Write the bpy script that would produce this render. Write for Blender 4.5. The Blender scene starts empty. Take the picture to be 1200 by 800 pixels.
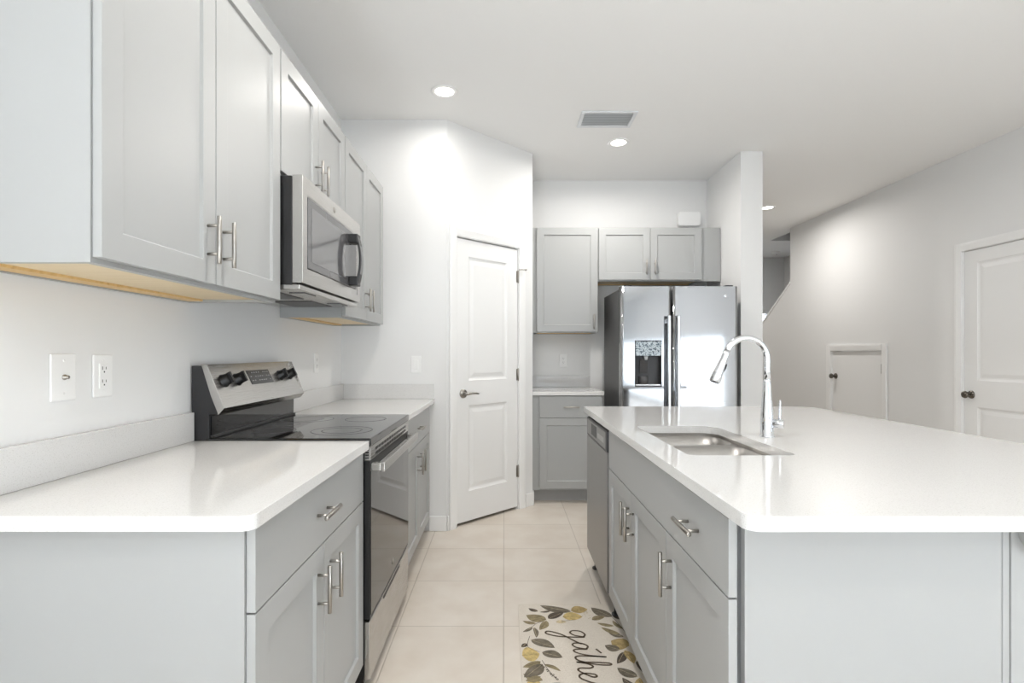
import bpy, bmesh, math, random
from mathutils import Vector, Matrix
random.seed(4)
C = bpy.context.scene.collection
PI = math.pi

# ------------------------------------------------------------------ camera, world, lights, exposure
scene = bpy.context.scene
cam_d = bpy.data.cameras.new('camera')
cam_d.sensor_width = 36.0
cam_d.lens = 623.0 / 1200.0 * 36.0
cam_d.shift_x = 9.0 / 1200.0
cam_d.shift_y = 14.0 / 1200.0
cam_d.clip_start = 0.02
cam = bpy.data.objects.new('camera', cam_d); C.objects.link(cam)
cam.location = (0, 0, 1.2265); cam.rotation_euler = (PI / 2, 0, 0)
scene.camera = cam
vs = scene.view_settings
vs.view_transform = 'Standard'; vs.look = 'None'; vs.gamma = 1.0; vs.use_curve_mapping = False
vs.exposure = 0.22

world = bpy.data.worlds.new('sky'); scene.world = world; world.use_nodes = True
bg = world.node_tree.nodes['Background']
bg.inputs[0].default_value = (0.80, 0.90, 1.0, 1); bg.inputs[1].default_value = 1.6

WX, RX, YB, CEIL = -1.128, 3.70, 4.98, 2.845       # left wall, right wall, back wall, ceiling
YR = -10.6                                          # wall behind the camera


def area(name, loc, rot, sx, sy, power, col):
    l = bpy.data.lights.new(name, 'AREA'); l.shape = 'RECTANGLE'; l.size = sx; l.size_y = sy
    l.energy = power; l.color = col
    o = bpy.data.objects.new(name, l); C.objects.link(o); o.location = loc; o.rotation_euler = rot
    return o


# daylight entering through the glazing behind the camera
area('daylight_rear_glazing', (1.3, YR - 0.12, 1.20), (PI / 2, 0, 0), 3.8, 2.2, 2, (0.86, 0.94, 1.0))
area('daylight_side_glazing', (RX + 0.16, -5.4, 0.80), (PI / 2, 0, PI / 2), 9.3, 1.45, 190, (0.95, 0.98, 1.0))
# up-tilted fill lamps added inside the room to brighten the ceiling
area('ceiling_fill_rear', (1.3, YR + 0.02, 0.45), (PI / 2 + 1.4, 0, 0), 3.6, 0.5, 20, (0.86, 0.94, 1.0))
area('ceiling_fill_left', (WX + 0.02, -2.6, 0.45), (PI / 2 + 1.15, 0, -PI / 2), 3.2, 0.5, 165, (0.91, 0.96, 1.0))
LAMP_W = 10


# ------------------------------------------------------------------ materials
def s2l(c):
    c = c / 255.0
    return c / 12.92 if c <= 0.04045 else ((c + 0.055) / 1.055) ** 2.4


def rgb(r, g, b): return (s2l(r), s2l(g), s2l(b), 1)


def mat(name, col, rough=0.5, metal=0.0, spec=0.5, bump=None, bscale=80, rvar=None, emit=None, coat=0):
    m = bpy.data.materials.new(name); m.use_nodes = True
    nt = m.node_tree; p = nt.nodes['Principled BSDF']
    p.inputs['Base Color'].default_value = rgb(*col)
    p.inputs['Roughness'].default_value = rough; p.inputs['Metallic'].default_value = metal
    p.inputs['Specular IOR Level'].default_value = spec
    p.inputs['Coat Weight'].default_value = coat
    if bump or rvar:
        tc = nt.nodes.new('ShaderNodeTexCoord'); n = nt.nodes.new('ShaderNodeTexNoise')
        n.inputs['Scale'].default_value = bscale; n.inputs['Detail'].default_value = 3
        nt.links.new(tc.outputs['Object'], n.inputs['Vector'])
        if bump:
            b = nt.nodes.new('ShaderNodeBump'); b.inputs['Strength'].default_value = bump; b.inputs['Distance'].default_value = 0.002
            nt.links.new(n.outputs['Fac'], b.inputs['Height']); nt.links.new(b.outputs['Normal'], p.inputs['Normal'])
        if rvar:
            mr = nt.nodes.new('ShaderNodeMapRange')
            mr.inputs['To Min'].default_value = rough - rvar; mr.inputs['To Max'].default_value = rough + rvar
            nt.links.new(n.outputs['Fac'], mr.inputs['Value']); nt.links.new(mr.outputs['Result'], p.inputs['Roughness'])
    if emit:
        p.inputs['Emission Color'].default_value = rgb(*emit[0]); p.inputs['Emission Strength'].default_value = emit[1]
    return m


def brushed(name, col, rough=0.28, axis='X', strength=0.05, var=0.10):
    """stainless steel with fine lines running along AXIS"""
    m = mat(name, col, rough, 1.0); nt = m.node_tree; p = nt.nodes['Principled BSDF']
    tc = nt.nodes.new('ShaderNodeTexCoord'); mp = nt.nodes.new('ShaderNodeMapping'); n = nt.nodes.new('ShaderNodeTexNoise')
    sc = {'X': (6, 1600, 1600), 'Y': (1600, 6, 1600), 'Z': (1600, 1600, 6)}[axis]
    mp.inputs['Scale'].default_value = sc; n.inputs['Scale'].default_value = 1.0; n.inputs['Detail'].default_value = 2
    nt.links.new(tc.outputs['Object'], mp.inputs['Vector']); nt.links.new(mp.outputs['Vector'], n.inputs['Vector'])
    mr = nt.nodes.new('ShaderNodeMapRange'); mr.inputs['To Min'].default_value = rough - var; mr.inputs['To Max'].default_value = rough + var
    nt.links.new(n.outputs['Fac'], mr.inputs['Value']); nt.links.new(mr.outputs['Result'], p.inputs['Roughness'])
    b = nt.nodes.new('ShaderNodeBump'); b.inputs['Strength'].default_value = strength; b.inputs['Distance'].default_value = 0.0005
    nt.links.new(n.outputs['Fac'], b.inputs['Height']); nt.links.new(b.outputs['Normal'], p.inputs['Normal'])
    return m


def noise_mix(name, stops, scale, rough, detail=4, stretch=(1, 1, 1), spec=0.5, coat=0, bump=0):
    m = mat(name, (200, 200, 200), rough, spec=spec, coat=coat); nt = m.node_tree; p = nt.nodes['Principled BSDF']
    tc = nt.nodes.new('ShaderNodeTexCoord'); mp = nt.nodes.new('ShaderNodeMapping'); n = nt.nodes.new('ShaderNodeTexNoise')
    mp.inputs['Scale'].default_value = stretch; n.inputs['Scale'].default_value = scale; n.inputs['Detail'].default_value = detail
    r = nt.nodes.new('ShaderNodeValToRGB')
    while len(r.color_ramp.elements) < len(stops): r.color_ramp.elements.new(0.5)
    for e, (pos, c) in zip(r.color_ramp.elements, stops): e.position = pos; e.color = rgb(*c)
    nt.links.new(tc.outputs['Object'], mp.inputs['Vector']); nt.links.new(mp.outputs['Vector'], n.inputs['Vector'])
    nt.links.new(n.outputs['Fac'], r.inputs['Fac']); nt.links.new(r.outputs['Color'], p.inputs['Base Color'])
    if bump:
        b = nt.nodes.new('ShaderNodeBump'); b.inputs['Strength'].default_value = bump; b.inputs['Distance'].default_value = 0.002
        nt.links.new(n.outputs['Fac'], b.inputs['Height']); nt.links.new(b.outputs['Normal'], p.inputs['Normal'])
    return m


M = {}
M['wall'] = mat('wall_paint', (234, 234, 233), 0.62, bump=0.06, bscale=160)
M['ceiling'] = mat('ceiling_paint', (245, 245, 244), 0.85, bump=0.25, bscale=90)
M['trim'] = mat('trim_paint', (244, 244, 243), 0.35)
M['door'] = mat('door_paint', (241, 241, 240), 0.38)
M['cab'] = mat('cabinet_grey_paint', (169, 170, 169), 0.36, bump=0.01, bscale=300)
M['cab_in'] = mat('cabinet_interior', (120, 118, 115), 0.7)
M['kick'] = mat('toe_kick_grey', (165, 164, 162), 0.5)
M['wood'] = noise_mix('maple_underside', [(0.25, (222, 200, 160)), (0.55, (232, 213, 178)), (0.8, (214, 188, 146))], 6, 0.5, stretch=(9, 0.8, 9))
M['rail'] = noise_mix('pine_rail', [(0.25, (214, 178, 118)), (0.55, (226, 192, 134)), (0.8, (200, 160, 100))], 6, 0.5, stretch=(9, 0.8, 9))
M['quartz'] = noise_mix('white_quartz', [(0.30, (206, 204, 201)), (0.42, (221, 220, 218)), (0.62, (224, 223, 221)), (0.74, (210, 208, 205))], 300, 0.05, 2, spec=0.65)
M['steel'] = brushed('brushed_steel', (190, 188, 185), 0.27, 'X', 0.002, 0.02)
M['steel_v'] = brushed('brushed_steel_vertical', (196, 197, 199), 0.24, 'Z', 0.008, 0.03)
M['steel_dw'] = brushed('brushed_steel_dishwasher', (146, 145, 143), 0.36, 'Z', 0.008, 0.03)
M['steel_h'] = brushed('brushed_steel_fridge', (172, 173, 175), 0.07, 'X', 0.001, 0.01)
M['nickel'] = mat('brushed_nickel', (170, 166, 160), 0.34, 1.0, rvar=0.06, bscale=200)
M['chrome'] = mat('polished_chrome', (226, 228, 231), 0.05, 1.0, rvar=0.01, bscale=20)
M['sink'] = brushed('sink_steel', (172, 169, 165), 0.38, 'X', 0.004, 0.03)
M['black'] = mat('black_plastic', (28, 28, 29), 0.38, rvar=0.05)
M['dgrey'] = mat('dark_grey_enamel', (62, 62, 64), 0.42, rvar=0.05)
M['range_side'] = mat('charcoal_enamel', (42, 42, 44), 0.40, rvar=0.05)
M['fridge_side'] = mat('grey_textured_side', (88, 88, 89), 0.45, bump=0.2, bscale=500)
M['glass'] = mat('black_glass', (14, 14, 15), 0.04, 0, 0.7, rvar=0.01, bscale=10)
M['mw_glass'] = mat('tinted_door_glass', (98, 98, 100), 0.05, 0, 1.0, rvar=0.02, bscale=10)
M['mw_frame'] = mat('smoked_glass_frame', (84, 84, 86), 0.10, 0, 0.6, rvar=0.02, bscale=10)
M['display'] = mat('display_panel', (58, 58, 60), 0.2, rvar=0.03)
M['print'] = mat('pale_print', (200, 200, 198), 0.5, rvar=0.03)
M['plate'] = mat('white_wall_plate', (244, 244, 243), 0.32, rvar=0.03)
M['slot'] = mat('dark_slot', (70, 70, 70), 0.6, rvar=0.03)
M['rubber'] = mat('dark_gasket', (46, 46, 48), 0.7, rvar=0.05)
M['bronze'] = mat('aged_nickel_knob', (112, 107, 100), 0.28, 1.0, rvar=0.05)
M['vent_back'] = mat('grey_duct', (205, 208, 211), 0.6, rvar=0.03)
M['vent'] = mat('white_vent_enamel', (228, 231, 234), 0.4, rvar=0.03)
M['lens'] = mat('lamp_lens', (255, 252, 246), 0.4, rvar=0.02, emit=((255, 247, 236), 7.0))
M['film'] = noise_mix('speckled_control_film', [(0.40, (78, 90, 100)), (0.48, (150, 164, 172)), (0.56, (214, 224, 228)), (0.68, (116, 128, 138))], 95, 0.25, 6)
M['blind'] = mat('white_blind_slat', (236, 238, 242), 0.5, rvar=0.03)
M['pane'] = mat('window_pane', (240, 245, 250), 0.02)
_p = M['pane'].node_tree.nodes['Principled BSDF']; _p.inputs['Transmission Weight'].default_value = 1.0; _p.inputs['IOR'].default_value = 1.01
M['rug'] = noise_mix('woven_cream', [(0.3, (208, 199, 186)), (0.7, (221, 213, 201))], 240, 0.95, 3, bump=0.3)
for k, c in {'ink': (92, 80, 66), 'leaf_grey': (114, 106, 92), 'leaf_dark': (88, 78, 68), 'leaf_olive': (142, 130, 100),
             'lemon': (196, 174, 118), 'gold': (172, 150, 104), 'tan': (200, 184, 150)}.items():
    M[k] = noise_mix('printed_' + k, [(0.3, tuple(int(v * 0.86) for v in c)), (0.7, tuple(min(255, int(v * 1.12)) for v in c))], 60, 0.95)

# floor tiles
fm = mat('beige_floor_tile', (210, 200, 187), 0.32); nt = fm.node_tree; p = nt.nodes['Principled BSDF']
tc = nt.nodes.new('ShaderNodeTexCoord'); mp = nt.nodes.new('ShaderNodeMapping'); br = nt.nodes.new('ShaderNodeTexBrick')
mp.inputs['Location'].default_value = (0.003 + 0.475 * 20, -0.016 + 0.475 * 30, 0)
br.offset = 0; br.squash = 1
for k, v in (('Scale', 1.0), ('Brick Width', 0.475), ('Row Height', 0.475), ('Mortar Size', 0.0032), ('Mortar Smooth', 0.3), ('Bias', 0.0)): br.inputs[k].default_value = v
br.inputs['Color1'].default_value = rgb(224, 216, 205); br.inputs['Color2'].default_value = rgb(221, 213, 202); br.inputs['Mortar'].default_value = rgb(196, 187, 175)
ns = nt.nodes.new('ShaderNodeTexNoise'); ns.inputs['Scale'].default_value = 5; ns.inputs['Detail'].default_value = 5
rp = nt.nodes.new('ShaderNodeValToRGB'); rp.color_ramp.elements[0].color = rgb(245, 242, 239); rp.color_ramp.elements[1].color = (1, 1, 1, 1)
rp.color_ramp.elements[0].position = 0.35; rp.color_ramp.elements[1].position = 0.65
mx = nt.nodes.new('ShaderNodeMix'); mx.data_type = 'RGBA'; mx.blend_type = 'MULTIPLY'; mx.inputs[0].default_value = 1.0
nt.links.new(tc.outputs['Object'], mp.inputs['Vector']); nt.links.new(mp.outputs['Vector'], br.inputs['Vector'])
nt.links.new(tc.outputs['Object'], ns.inputs['Vector']); nt.links.new(ns.outputs['Fac'], rp.inputs['Fac'])
nt.links.new(br.outputs['Color'], mx.inputs[6]); nt.links.new(rp.outputs['Color'], mx.inputs[7])
nt.links.new(mx.outputs[2], p.inputs['Base Color'])
bp = nt.nodes.new('ShaderNodeBump'); bp.inputs['Strength'].default_value = 0.4; bp.inputs['Distance'].default_value = 0.002; bp.invert = True
nt.links.new(br.outputs['Fac'], bp.inputs['Height']); nt.links.new(bp.outputs['Normal'], p.inputs['Normal'])
M['floor'] = fm


# ------------------------------------------------------------------ mesh helpers
def box(bm, x0, x1, y0, y1, z0, z1, mi=0):
    v = [bm.verts.new(q) for q in ((x0, y0, z0), (x1, y0, z0), (x1, y1, z0), (x0, y1, z0), (x0, y0, z1), (x1, y0, z1), (x1, y1, z1), (x0, y1, z1))]
    for f in ((0, 3, 2, 1), (4, 5, 6, 7), (0, 1, 5, 4), (1, 2, 6, 5), (2, 3, 7, 6), (3, 0, 4, 7)):
        bm.faces.new([v[i] for i in f]).material_index = mi


def prism(bm, pts, a0, a1, axis='z', mi=0):
    """extrude a 2-D outline; axis z: pts=(x,y); x: pts=(y,z); y: pts=(x,z)"""
    def P(p, a): return {'z': (p[0], p[1], a), 'x': (a, p[0], p[1]), 'y': (p[0], a, p[1])}[axis]
    lo = [bm.verts.new(P(p, a0)) for p in pts]; hi = [bm.verts.new(P(p, a1)) for p in pts]
    n = len(pts)
    fs = [bm.faces.new(lo[::-1]), bm.faces.new(hi)]
    for i in range(n): fs.append(bm.faces.new((lo[i], lo[(i + 1) % n], hi[(i + 1) % n], hi[i])))
    for f in fs: f.material_index = mi
    bmesh.ops.recalc_face_normals(bm, faces=fs)


def lathe(bm, prof, center, axis='z', seg=24, mi=0):
    """prof = [(r, h)]; revolve about an axis through center; r=0 ends are closed"""
    def P(r, h, t):
        c, s = r * math.cos(t), r * math.sin(t)
        d = {'z': (c, s, h), 'x': (h, c, s), 'y': (c, h, s)}[axis]
        return tuple(center[i] + d[i] for i in range(3))
    rings = []
    for r, h in prof:
        rings.append([bm.verts.new(P(0, h, 0))] if r < 1e-6 else [bm.verts.new(P(r, h, 2 * PI * k / seg)) for k in range(seg)])
    fs = []
    for a, b in zip(rings, rings[1:]):
        for k in range(seg):
            k2 = (k + 1) % seg
            if len(a) == 1 and len(b) == 1: continue
            if len(a) == 1: fs.append(bm.faces.new((a[0], b[k], b[k2])))
            elif len(b) == 1: fs.append(bm.faces.new((a[k], a[k2], b[0])))
            else: fs.append(bm.faces.new((a[k], a[k2], b[k2], b[k])))
    for f in fs: f.smooth = True; f.material_index = mi
    bmesh.ops.recalc_face_normals(bm, faces=fs)


def cyl(bm, c, r, h, axis='z', seg=20, ch=0.0, mi=0):
    ch = min(ch, r * 0.5, h * 0.4)
    prof = [(0, 0), (r - ch, 0), (r, ch), (r, h - ch), (r - ch, h), (0, h)] if ch else [(0, 0), (r, 0), (r, h), (0, h)]
    n0 = len(bm.faces); lathe(bm, prof, c, axis, seg, mi)


def tube(bm, pts, radii, seg=16, mi=0, cap=True):
    pts = [Vector(p) for p in pts]
    if not isinstance(radii, (list, tuple)): radii = [radii] * len(pts)
    t0 = (pts[1] - pts[0]).normalized()
    up = Vector((0, 1, 0)) if abs(t0.y) < 0.9 else Vector((1, 0, 0))
    u = t0.cross(up).normalized(); rings = []
    for i, q in enumerate(pts):
        t = (pts[min(i + 1, len(pts) - 1)] - pts[max(i - 1, 0)]).normalized()
        u = (u - t * u.dot(t)).normalized(); v = t.cross(u)
        rings.append([bm.verts.new(q + (u * math.cos(2 * PI * k / seg) + v * math.sin(2 * PI * k / seg)) * radii[i]) for k in range(seg)])
    fs = []
    for a, b in zip(rings, rings[1:]):
        for k in range(seg): fs.append(bm.faces.new((a[k], a[(k + 1) % seg], b[(k + 1) % seg], b[k])))
    for f in fs: f.smooth = True
    if cap: fs += [bm.faces.new(rings[0][::-1]), bm.faces.new(rings[-1])]
    for f in fs: f.material_index = mi
    bmesh.ops.recalc_face_normals(bm, faces=fs)


def obj(name, bm, m, parent=None, bevel=0.0, seg=2, loc=None, rotz=None, sharp=True):
    me = bpy.data.meshes.new(name); bm.to_mesh(me); bm.free()
    for q in (m if isinstance(m, (list, tuple)) else [m]): me.materials.append(q)
    o = bpy.data.objects.new(name, me); C.objects.link(o)
    if parent: o.parent = parent
    if loc: o.location = loc
    if rotz is not None: o.rotation_euler = (0, 0, rotz)
    if bevel:
        b = o.modifiers.new('bevel', 'BEVEL'); b.width = bevel; b.segments = seg; b.limit_method = 'ANGLE'; b.angle_limit = math.radians(40)
        b.harden_normals = False
    return o


def bx(name, dims, m, parent=None, bevel=0.0015, **k):
    bm = bmesh.new(); box(bm, *dims); return obj(name, bm, m, parent, bevel, **k)


def tag(o, label, cat, group=None):
    o['label'] = label; o['category'] = cat
    if group: o['group'] = group
    return o


def thing(name, label, cat, loc=(0, 0, 0), rotz=0.0, group=None):
    o = bpy.data.objects.new(name, None); C.objects.link(o)
    o.location = loc; o.rotation_euler = (0, 0, rotz); o.empty_display_size = 0.1
    return tag(o, label, cat, group)


def struct(o, label=None):
    o['kind'] = 'structure'
    if label: o['label'] = label
    return o


def panelled(bm, w, h, t, panels, prof, x_off=0.0, z_off=0.0, y=0.0, holes=()):
    """slab whose front (at y, facing -y) carries moulded panels; prof = [(inset, depth)]; holes are cells left open"""
    xs = sorted({0, w} | {p[i] for p in list(panels) + list(holes) for i in (0, 1)})
    zs = sorted({0, h} | {p[i] for p in list(panels) + list(holes) for i in (2, 3)})
    V = {}
    def vv(a, b, c):
        k = (round(a, 5), round(b, 5), round(c, 5))
        if k not in V: V[k] = bm.verts.new((a + x_off, y + b, c + z_off))
        return V[k]
    fs = []
    def quad(*q): fs.append(bm.faces.new([vv(*k) for k in q]))
    inside = lambda c, ps: any(p[0] <= c[0] <= p[1] and p[2] <= c[1] <= p[3] for p in ps)
    for i in range(len(xs) - 1):
        for j in range(len(zs) - 1):
            a, b, c, d = xs[i], xs[i + 1], zs[j], zs[j + 1]
            mid = ((a + b) / 2, (c + d) / 2)
            if not inside(mid, holes): quad((a, t, d), (b, t, d), (b, t, c), (a, t, c))
            if not inside(mid, panels) and not inside(mid, holes): quad((a, 0, c), (b, 0, c), (b, 0, d), (a, 0, d))
    for i in range(len(xs) - 1):
        a, b = xs[i], xs[i + 1]
        quad((a, 0, 0), (a, t, 0), (b, t, 0), (b, 0, 0)); quad((a, 0, h), (b, 0, h), (b, t, h), (a, t, h))
    for j in range(len(zs) - 1):
        c, d = zs[j], zs[j + 1]
        quad((0, 0, c), (0, 0, d), (0, t, d), (0, t, c)); quad((w, 0, c), (w, t, c), (w, t, d), (w, 0, d))
    for (a, b, c, d) in panels:
        last = (0, 0)
        # boundary of a panel may carry extra grid vertices; use plain corner loops (faces meet flush)
        for ins, dep in prof:
            A = [(a + last[0], last[1], c + last[0]), (b - last[0], last[1], c + last[0]), (b - last[0], last[1], d - last[0]), (a + last[0], last[1], d - last[0])]
            B = [(a + ins, dep, c + ins), (b - ins, dep, c + ins), (b - ins, dep, d - ins), (a + ins, dep, d - ins)]
            for k in range(4): quad(A[k], A[(k + 1) % 4], B[(k + 1) % 4], B[k])
            last = (ins, dep)
        ins, dep = last
        quad((a + ins, dep, c + ins), (b - ins, dep, c + ins), (b - ins, dep, d - ins), (a + ins, dep, d - ins))
    for (a, b, c, d) in holes:
        quad((a, 0, c), (b, 0, c), (b, t, c), (a, t, c)); quad((a, 0, d), (a, t, d), (b, t, d), (b, 0, d))
        quad((a, 0, c), (a, t, c), (a, t, d), (a, 0, d)); quad((b, 0, c), (b, 0, d), (b, t, d), (b, t, c))
    bmesh.ops.recalc_face_normals(bm, faces=fs)


SHAKER = [(0.0015, 0.0), (0.005, 0.009)]
RAISED = [(0.004, 0.004), (0.016, 0.009), (0.026, 0.009), (0.052, 0.003)]


def bar_pull(parent, cx, cz, vertical=True, L=0.128, y=0.0):
    """round bar pull on two posts, in front of y"""
    bm = bmesh.new(); r = 0.006
    if vertical: cyl(bm, (cx, y - 0.032, cz - L / 2), r, L, 'z', 16, 0.001)
    else: cyl(bm, (cx - L / 2, y - 0.032, cz), r, L, 'x', 16, 0.001)
    for s in (-1, 1):
        q = (cx, y - 0.032, cz + s * 0.038) if vertical else (cx + s * 0.038, y - 0.032, cz)
        cyl(bm, q, 0.0042, 0.0325, 'y', 12)
    return obj('handle', bm, M['nickel'], parent)


def shaker_door(parent, x0, x1, z0, z1, handle=None, frame=0.058, t=0.019):
    bm = bmesh.new(); w, h = x1 - x0, z1 - z0
    panelled(bm, w, h, t, [(frame, w - frame, frame, h - frame)], SHAKER, x0, z0, -t - 0.001)
    d = obj('door', bm, M['cab'], parent, 0.0012)
    if handle: bar_pull(d, handle[0], handle[1], True, y=-t - 0.001)
    return d


def drawer(parent, x0, x1, z0, z1, handle_x=None, t=0.019, name='drawer'):
    d = bx(name, (x0, x1, -t - 0.001, -0.001, z0, z1), M['cab'], parent, 0.0014)
    if handle_x is not None: bar_pull(d, handle_x, (z0 + z1) / 2, False, y=-t - 0.001)
    return d


def carcass(parent, w, depth, z0, z1, top=True, fill=(0, 0), rails=()):
    bm = bmesh.new(); e = 0.0015; s = 0.018
    a, b = fill[0], w - fill[1]
    box(bm, a + e, a + s, 0.018, depth, z0, z1); box(bm, b - s, b - e, 0.018, depth, z0, z1)
    box(bm, a + s, b - s, depth - 0.012, depth, z0, z1)
    obj('side_panels', bm, M['cab'], parent)
    bm = bmesh.new(); f = 0.038
    box(bm, 0, a + f, 0, 0.019, z0, z1); box(bm, b - f, w, 0, 0.019, z0, z1)
    for r0, r1 in [(z0, z0 + f), (z1 - f, z1)] + list(rails): box(bm, a + f, b - f, 0, 0.019, r0, r1)
    obj('face_frame', bm, M['cab'], parent)


def base_cabinet(label, loc, rotz, w, depth, doors, drawers, fill=(0, 0), zt=0.883, group=None, zsplit=0.70):
    t = thing('base_cabinet', label, 'cabinet', loc, rotz, group)
    z0 = 0.105
    carcass(t, w, depth, z0, zt, fill=fill, rails=[(zsplit - 0.02, zsplit + 0.02)])
    bx('bottom_panel', (fill[0] + 0.018, w - fill[1] - 0.018, 0.019, depth - 0.012, z0, z0 + 0.016), M['cab_in'], t, 0)
    bx('toe_kick', (0, w, 0.075, 0.09, 0.0, z0), M['kick'], t, 0.001)
    for d in drawers: drawer(t, d[0], d[1], zsplit + 0.002, 0.878, d[2])
    for d in doors: shaker_door(t, d[0], d[1], z0 + 0.012, zsplit - 0.002, d[2])
    return t


def upper_cabinet(label, loc, rotz, w, depth, z0, z1, doors, fill=(0, 0), group=None):
    t = thing('upper_cabinet', label, 'cabinet', loc, rotz, group)
    carcass(t, w, depth, z0, z1, fill=fill)
    bx('underside_panel', (fill[0] + 0.018, w - fill[1] - 0.018, 0.019, depth - 0.06, z0 + 0.010, z0 + 0.022), M['wood'], t, 0)
    bx('hanging_rail', (fill[0] + 0.018, w - fill[1] - 0.018, depth - 0.06, depth - 0.012, z0 + 0.003, z0 + 0.022), M['rail'], t, 0.001)
    bx('top_panel', (fill[0] + 0.018, w - fill[1] - 0.018, 0.019, depth - 0.012, z1 - 0.018, z1 - 0.002), M['cab_in'], t, 0)
    for d in doors: shaker_door(t, d[0], d[1], z0 + 0.010, z1 - 0.006, d[2])
    return t


def rrect(x0, x1, y0, y1, r, n=6):
    """rounded outline; r = radii of (x0y0, x1y0, x1y1, x0y1)"""
    if not isinstance(r, (list, tuple)): r = [r] * 4
    P = []
    for (cx, cy, a0, rr) in ((x0, y0, PI, r[0]), (x1, y0, 1.5 * PI, r[1]), (x1, y1, 0, r[2]), (x0, y1, 0.5 * PI, r[3])):
        if rr < 1e-6: P.append((cx, cy)); continue
        ox = cx + rr * (1 if cx == x0 else -1); oy = cy + rr * (1 if cy == y0 else -1)
        for k in range(n + 1):
            t = a0 + PI / 2 * k / n; P.append((ox + rr * math.cos(t), oy + rr * math.sin(t)))
    return P


def slab(bm, outline, z0, z1, holes=()):
    loops = [outline] + list(holes); edges = []; lo = []
    for L in loops:
        vs_ = [bm.verts.new((x, y, z1)) for x, y in L]
        edges += [bm.edges.new((vs_[i], vs_[(i + 1) % len(vs_)])) for i in range(len(vs_))]
    r = bmesh.ops.triangle_fill(bm, edges=edges, use_beauty=True, use_dissolve=False)
    top = [g for g in r['geom'] if isinstance(g, bmesh.types.BMFace)]
    ex = bmesh.ops.extrude_face_region(bm, geom=top)
    bmesh.ops.translate(bm, verts=[g for g in ex['geom'] if isinstance(g, bmesh.types.BMVert)], vec=(0, 0, z0 - z1))
    bmesh.ops.recalc_face_normals(bm, faces=bm.faces[:])


# ------------------------------------------------------------------ the room
T = 0.12
def wall(name, dims, label):
    return struct(bx(name, dims, M['wall'], None, 0), label)


struct(bx('floor', (WX - T, 4.86, YR - T, 9.12, -0.1, 0), M['floor'], None, 0), 'beige square tile floor with thin grout lines')
bm = bmesh.new()
box(bm, WX - T, RX + 0.12, YR - T, 9.12, CEIL, CEIL + 0.1)
box(bm, RX + 0.12, 4.86, 7.64, 9.12, CEIL, CEIL + 0.1)
box(bm, RX + 0.12, 4.86, 2.9, 5.6, CEIL, CEIL + 0.1)
struct(obj('ceiling', bm, M['ceiling']), 'flat white ceiling')
bm = bmesh.new()
box(bm, WX - T, WX, -0.9, YB + T, 0, CEIL); box(bm, WX - T, WX, YR - T, -4.3, 0, CEIL); box(bm, WX - T, WX, -4.3, -0.9, 2.1, CEIL); box(bm, WX - T, WX, -4.3, -0.9, 0, 0.08)
struct(obj('wall_left', bm, M['wall']), 'white wall behind the range')
wall('wall_pantry_left', (WX, -0.40, 3.68, 3.78, 0, CEIL), 'short white wall at the end of the range counter')
wall('wall_pantry_right', (0.128, 0.228, 4.31, YB, 0, CEIL), 'white return wall beside the back counter')
wall('wall_back', (WX, 2.07, YB, YB + T, 0, CEIL), 'white wall behind the refrigerator')
wall('wall_divider', (1.895, 2.07, 4.26, YB, 0, CEIL), 'white wing wall beside the refrigerator')
wall('wall_rear_low', (WX - T, RX + T, YR - T, YR, 2.25, CEIL), None)
bm = bmesh.new()
box(bm, WX - T, -0.6, YR - T, YR, 0, 2.25); box(bm, 3.2, RX + T, YR - T, YR, 0, 2.25)
struct(obj('wall_rear', bm, M['wall']))

# diagonal pantry wall: local x along the wall, front faces local -y
DA = (-0.40, 3.68, 0.0); DR = PI / 4; DL = 0.889
bm = bmesh.new()
box(bm, 0, 0.085, 0, 0.10, 0, CEIL); box(bm, 0.725, DL, 0, 0.10, 0, CEIL); box(bm, 0.085, 0.725, 0, 0.10, 2.055, CEIL)
struct(obj('wall_pantry', bm, M['wall'], None, 0, loc=DA, rotz=DR), 'angled white wall holding the pantry door')
# right wall with two door openings and the stair cut
bm = bmesh.new()
def rprism(pts): prism(bm, pts, RX, RX + 0.12, 'x')
rprism([(-0.75, 0), (3.475, 0), (3.475, 2.05), (4.295, 2.05), (4.295, 0), (5.20, 0), (5.20, 1.255), (6.02, 1.255), (6.02, 0), (9.0, 0), (9.0, 0.75), (6.88, 2.128), (6.88, CEIL), (-0.75, CEIL)])
box(bm, RX, RX + 0.12, YR - T, -10.1, 0, CEIL); box(bm, RX, RX + 0.12, -10.1, -0.75, 1.60, CEIL); box(bm, RX, RX + 0.12, -10.1, -0.75, 0, 0.08)
struct(obj('wall_right', bm, M['wall']), 'pale wall with the closet door, access door and stair opening')
bm = bmesh.new()
prism(bm, [(6.80, 2.18), (6.90, 2.115), (9.0, 0.75), (9.0, 0.79), (6.90, 2.155)], RX - 0.012, RX + 0.132, 'x')
bm.free(); bm = bmesh.new()
prism(bm, [(6.88, 2.128), (9.0, 0.75), (9.0, 0.775), (6.88, 2.153)], RX - 0.01, RX + 0.13, 'x')
struct(obj('trim_stair_cap', bm, M['trim'], None, 0.003), 'sloped white cap along the stair wall')
wall('wall_stairwell', (4.74, 4.86, 2.9, 9.12, 0, 4.6), 'shaded wall on the far side of the stairs')
bm = bmesh.new(); box(bm, WX - T, 3.98, 9.0, 9.12, 0, CEIL); box(bm, 4.50, 4.74, 9.0, 9.12, 0, CEIL); box(bm, 3.98, 4.5, 9.0, 9.12, 1.95, CEIL); box(bm, 3.98, 4.5, 9.0, 9.12, 0, 0.9)
struct(obj('wall_hall', bm, M['wall']), 'far wall of the hall beyond the stairs')
wall('wall_hall_left', (WX - T, WX, YB + T, 9.12, 0, CEIL), None)
wall('wall_closet_end', (RX + 0.12, 4.74, 2.9, 3.0, 0, CEIL), None)
bm = bmesh.new()
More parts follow.
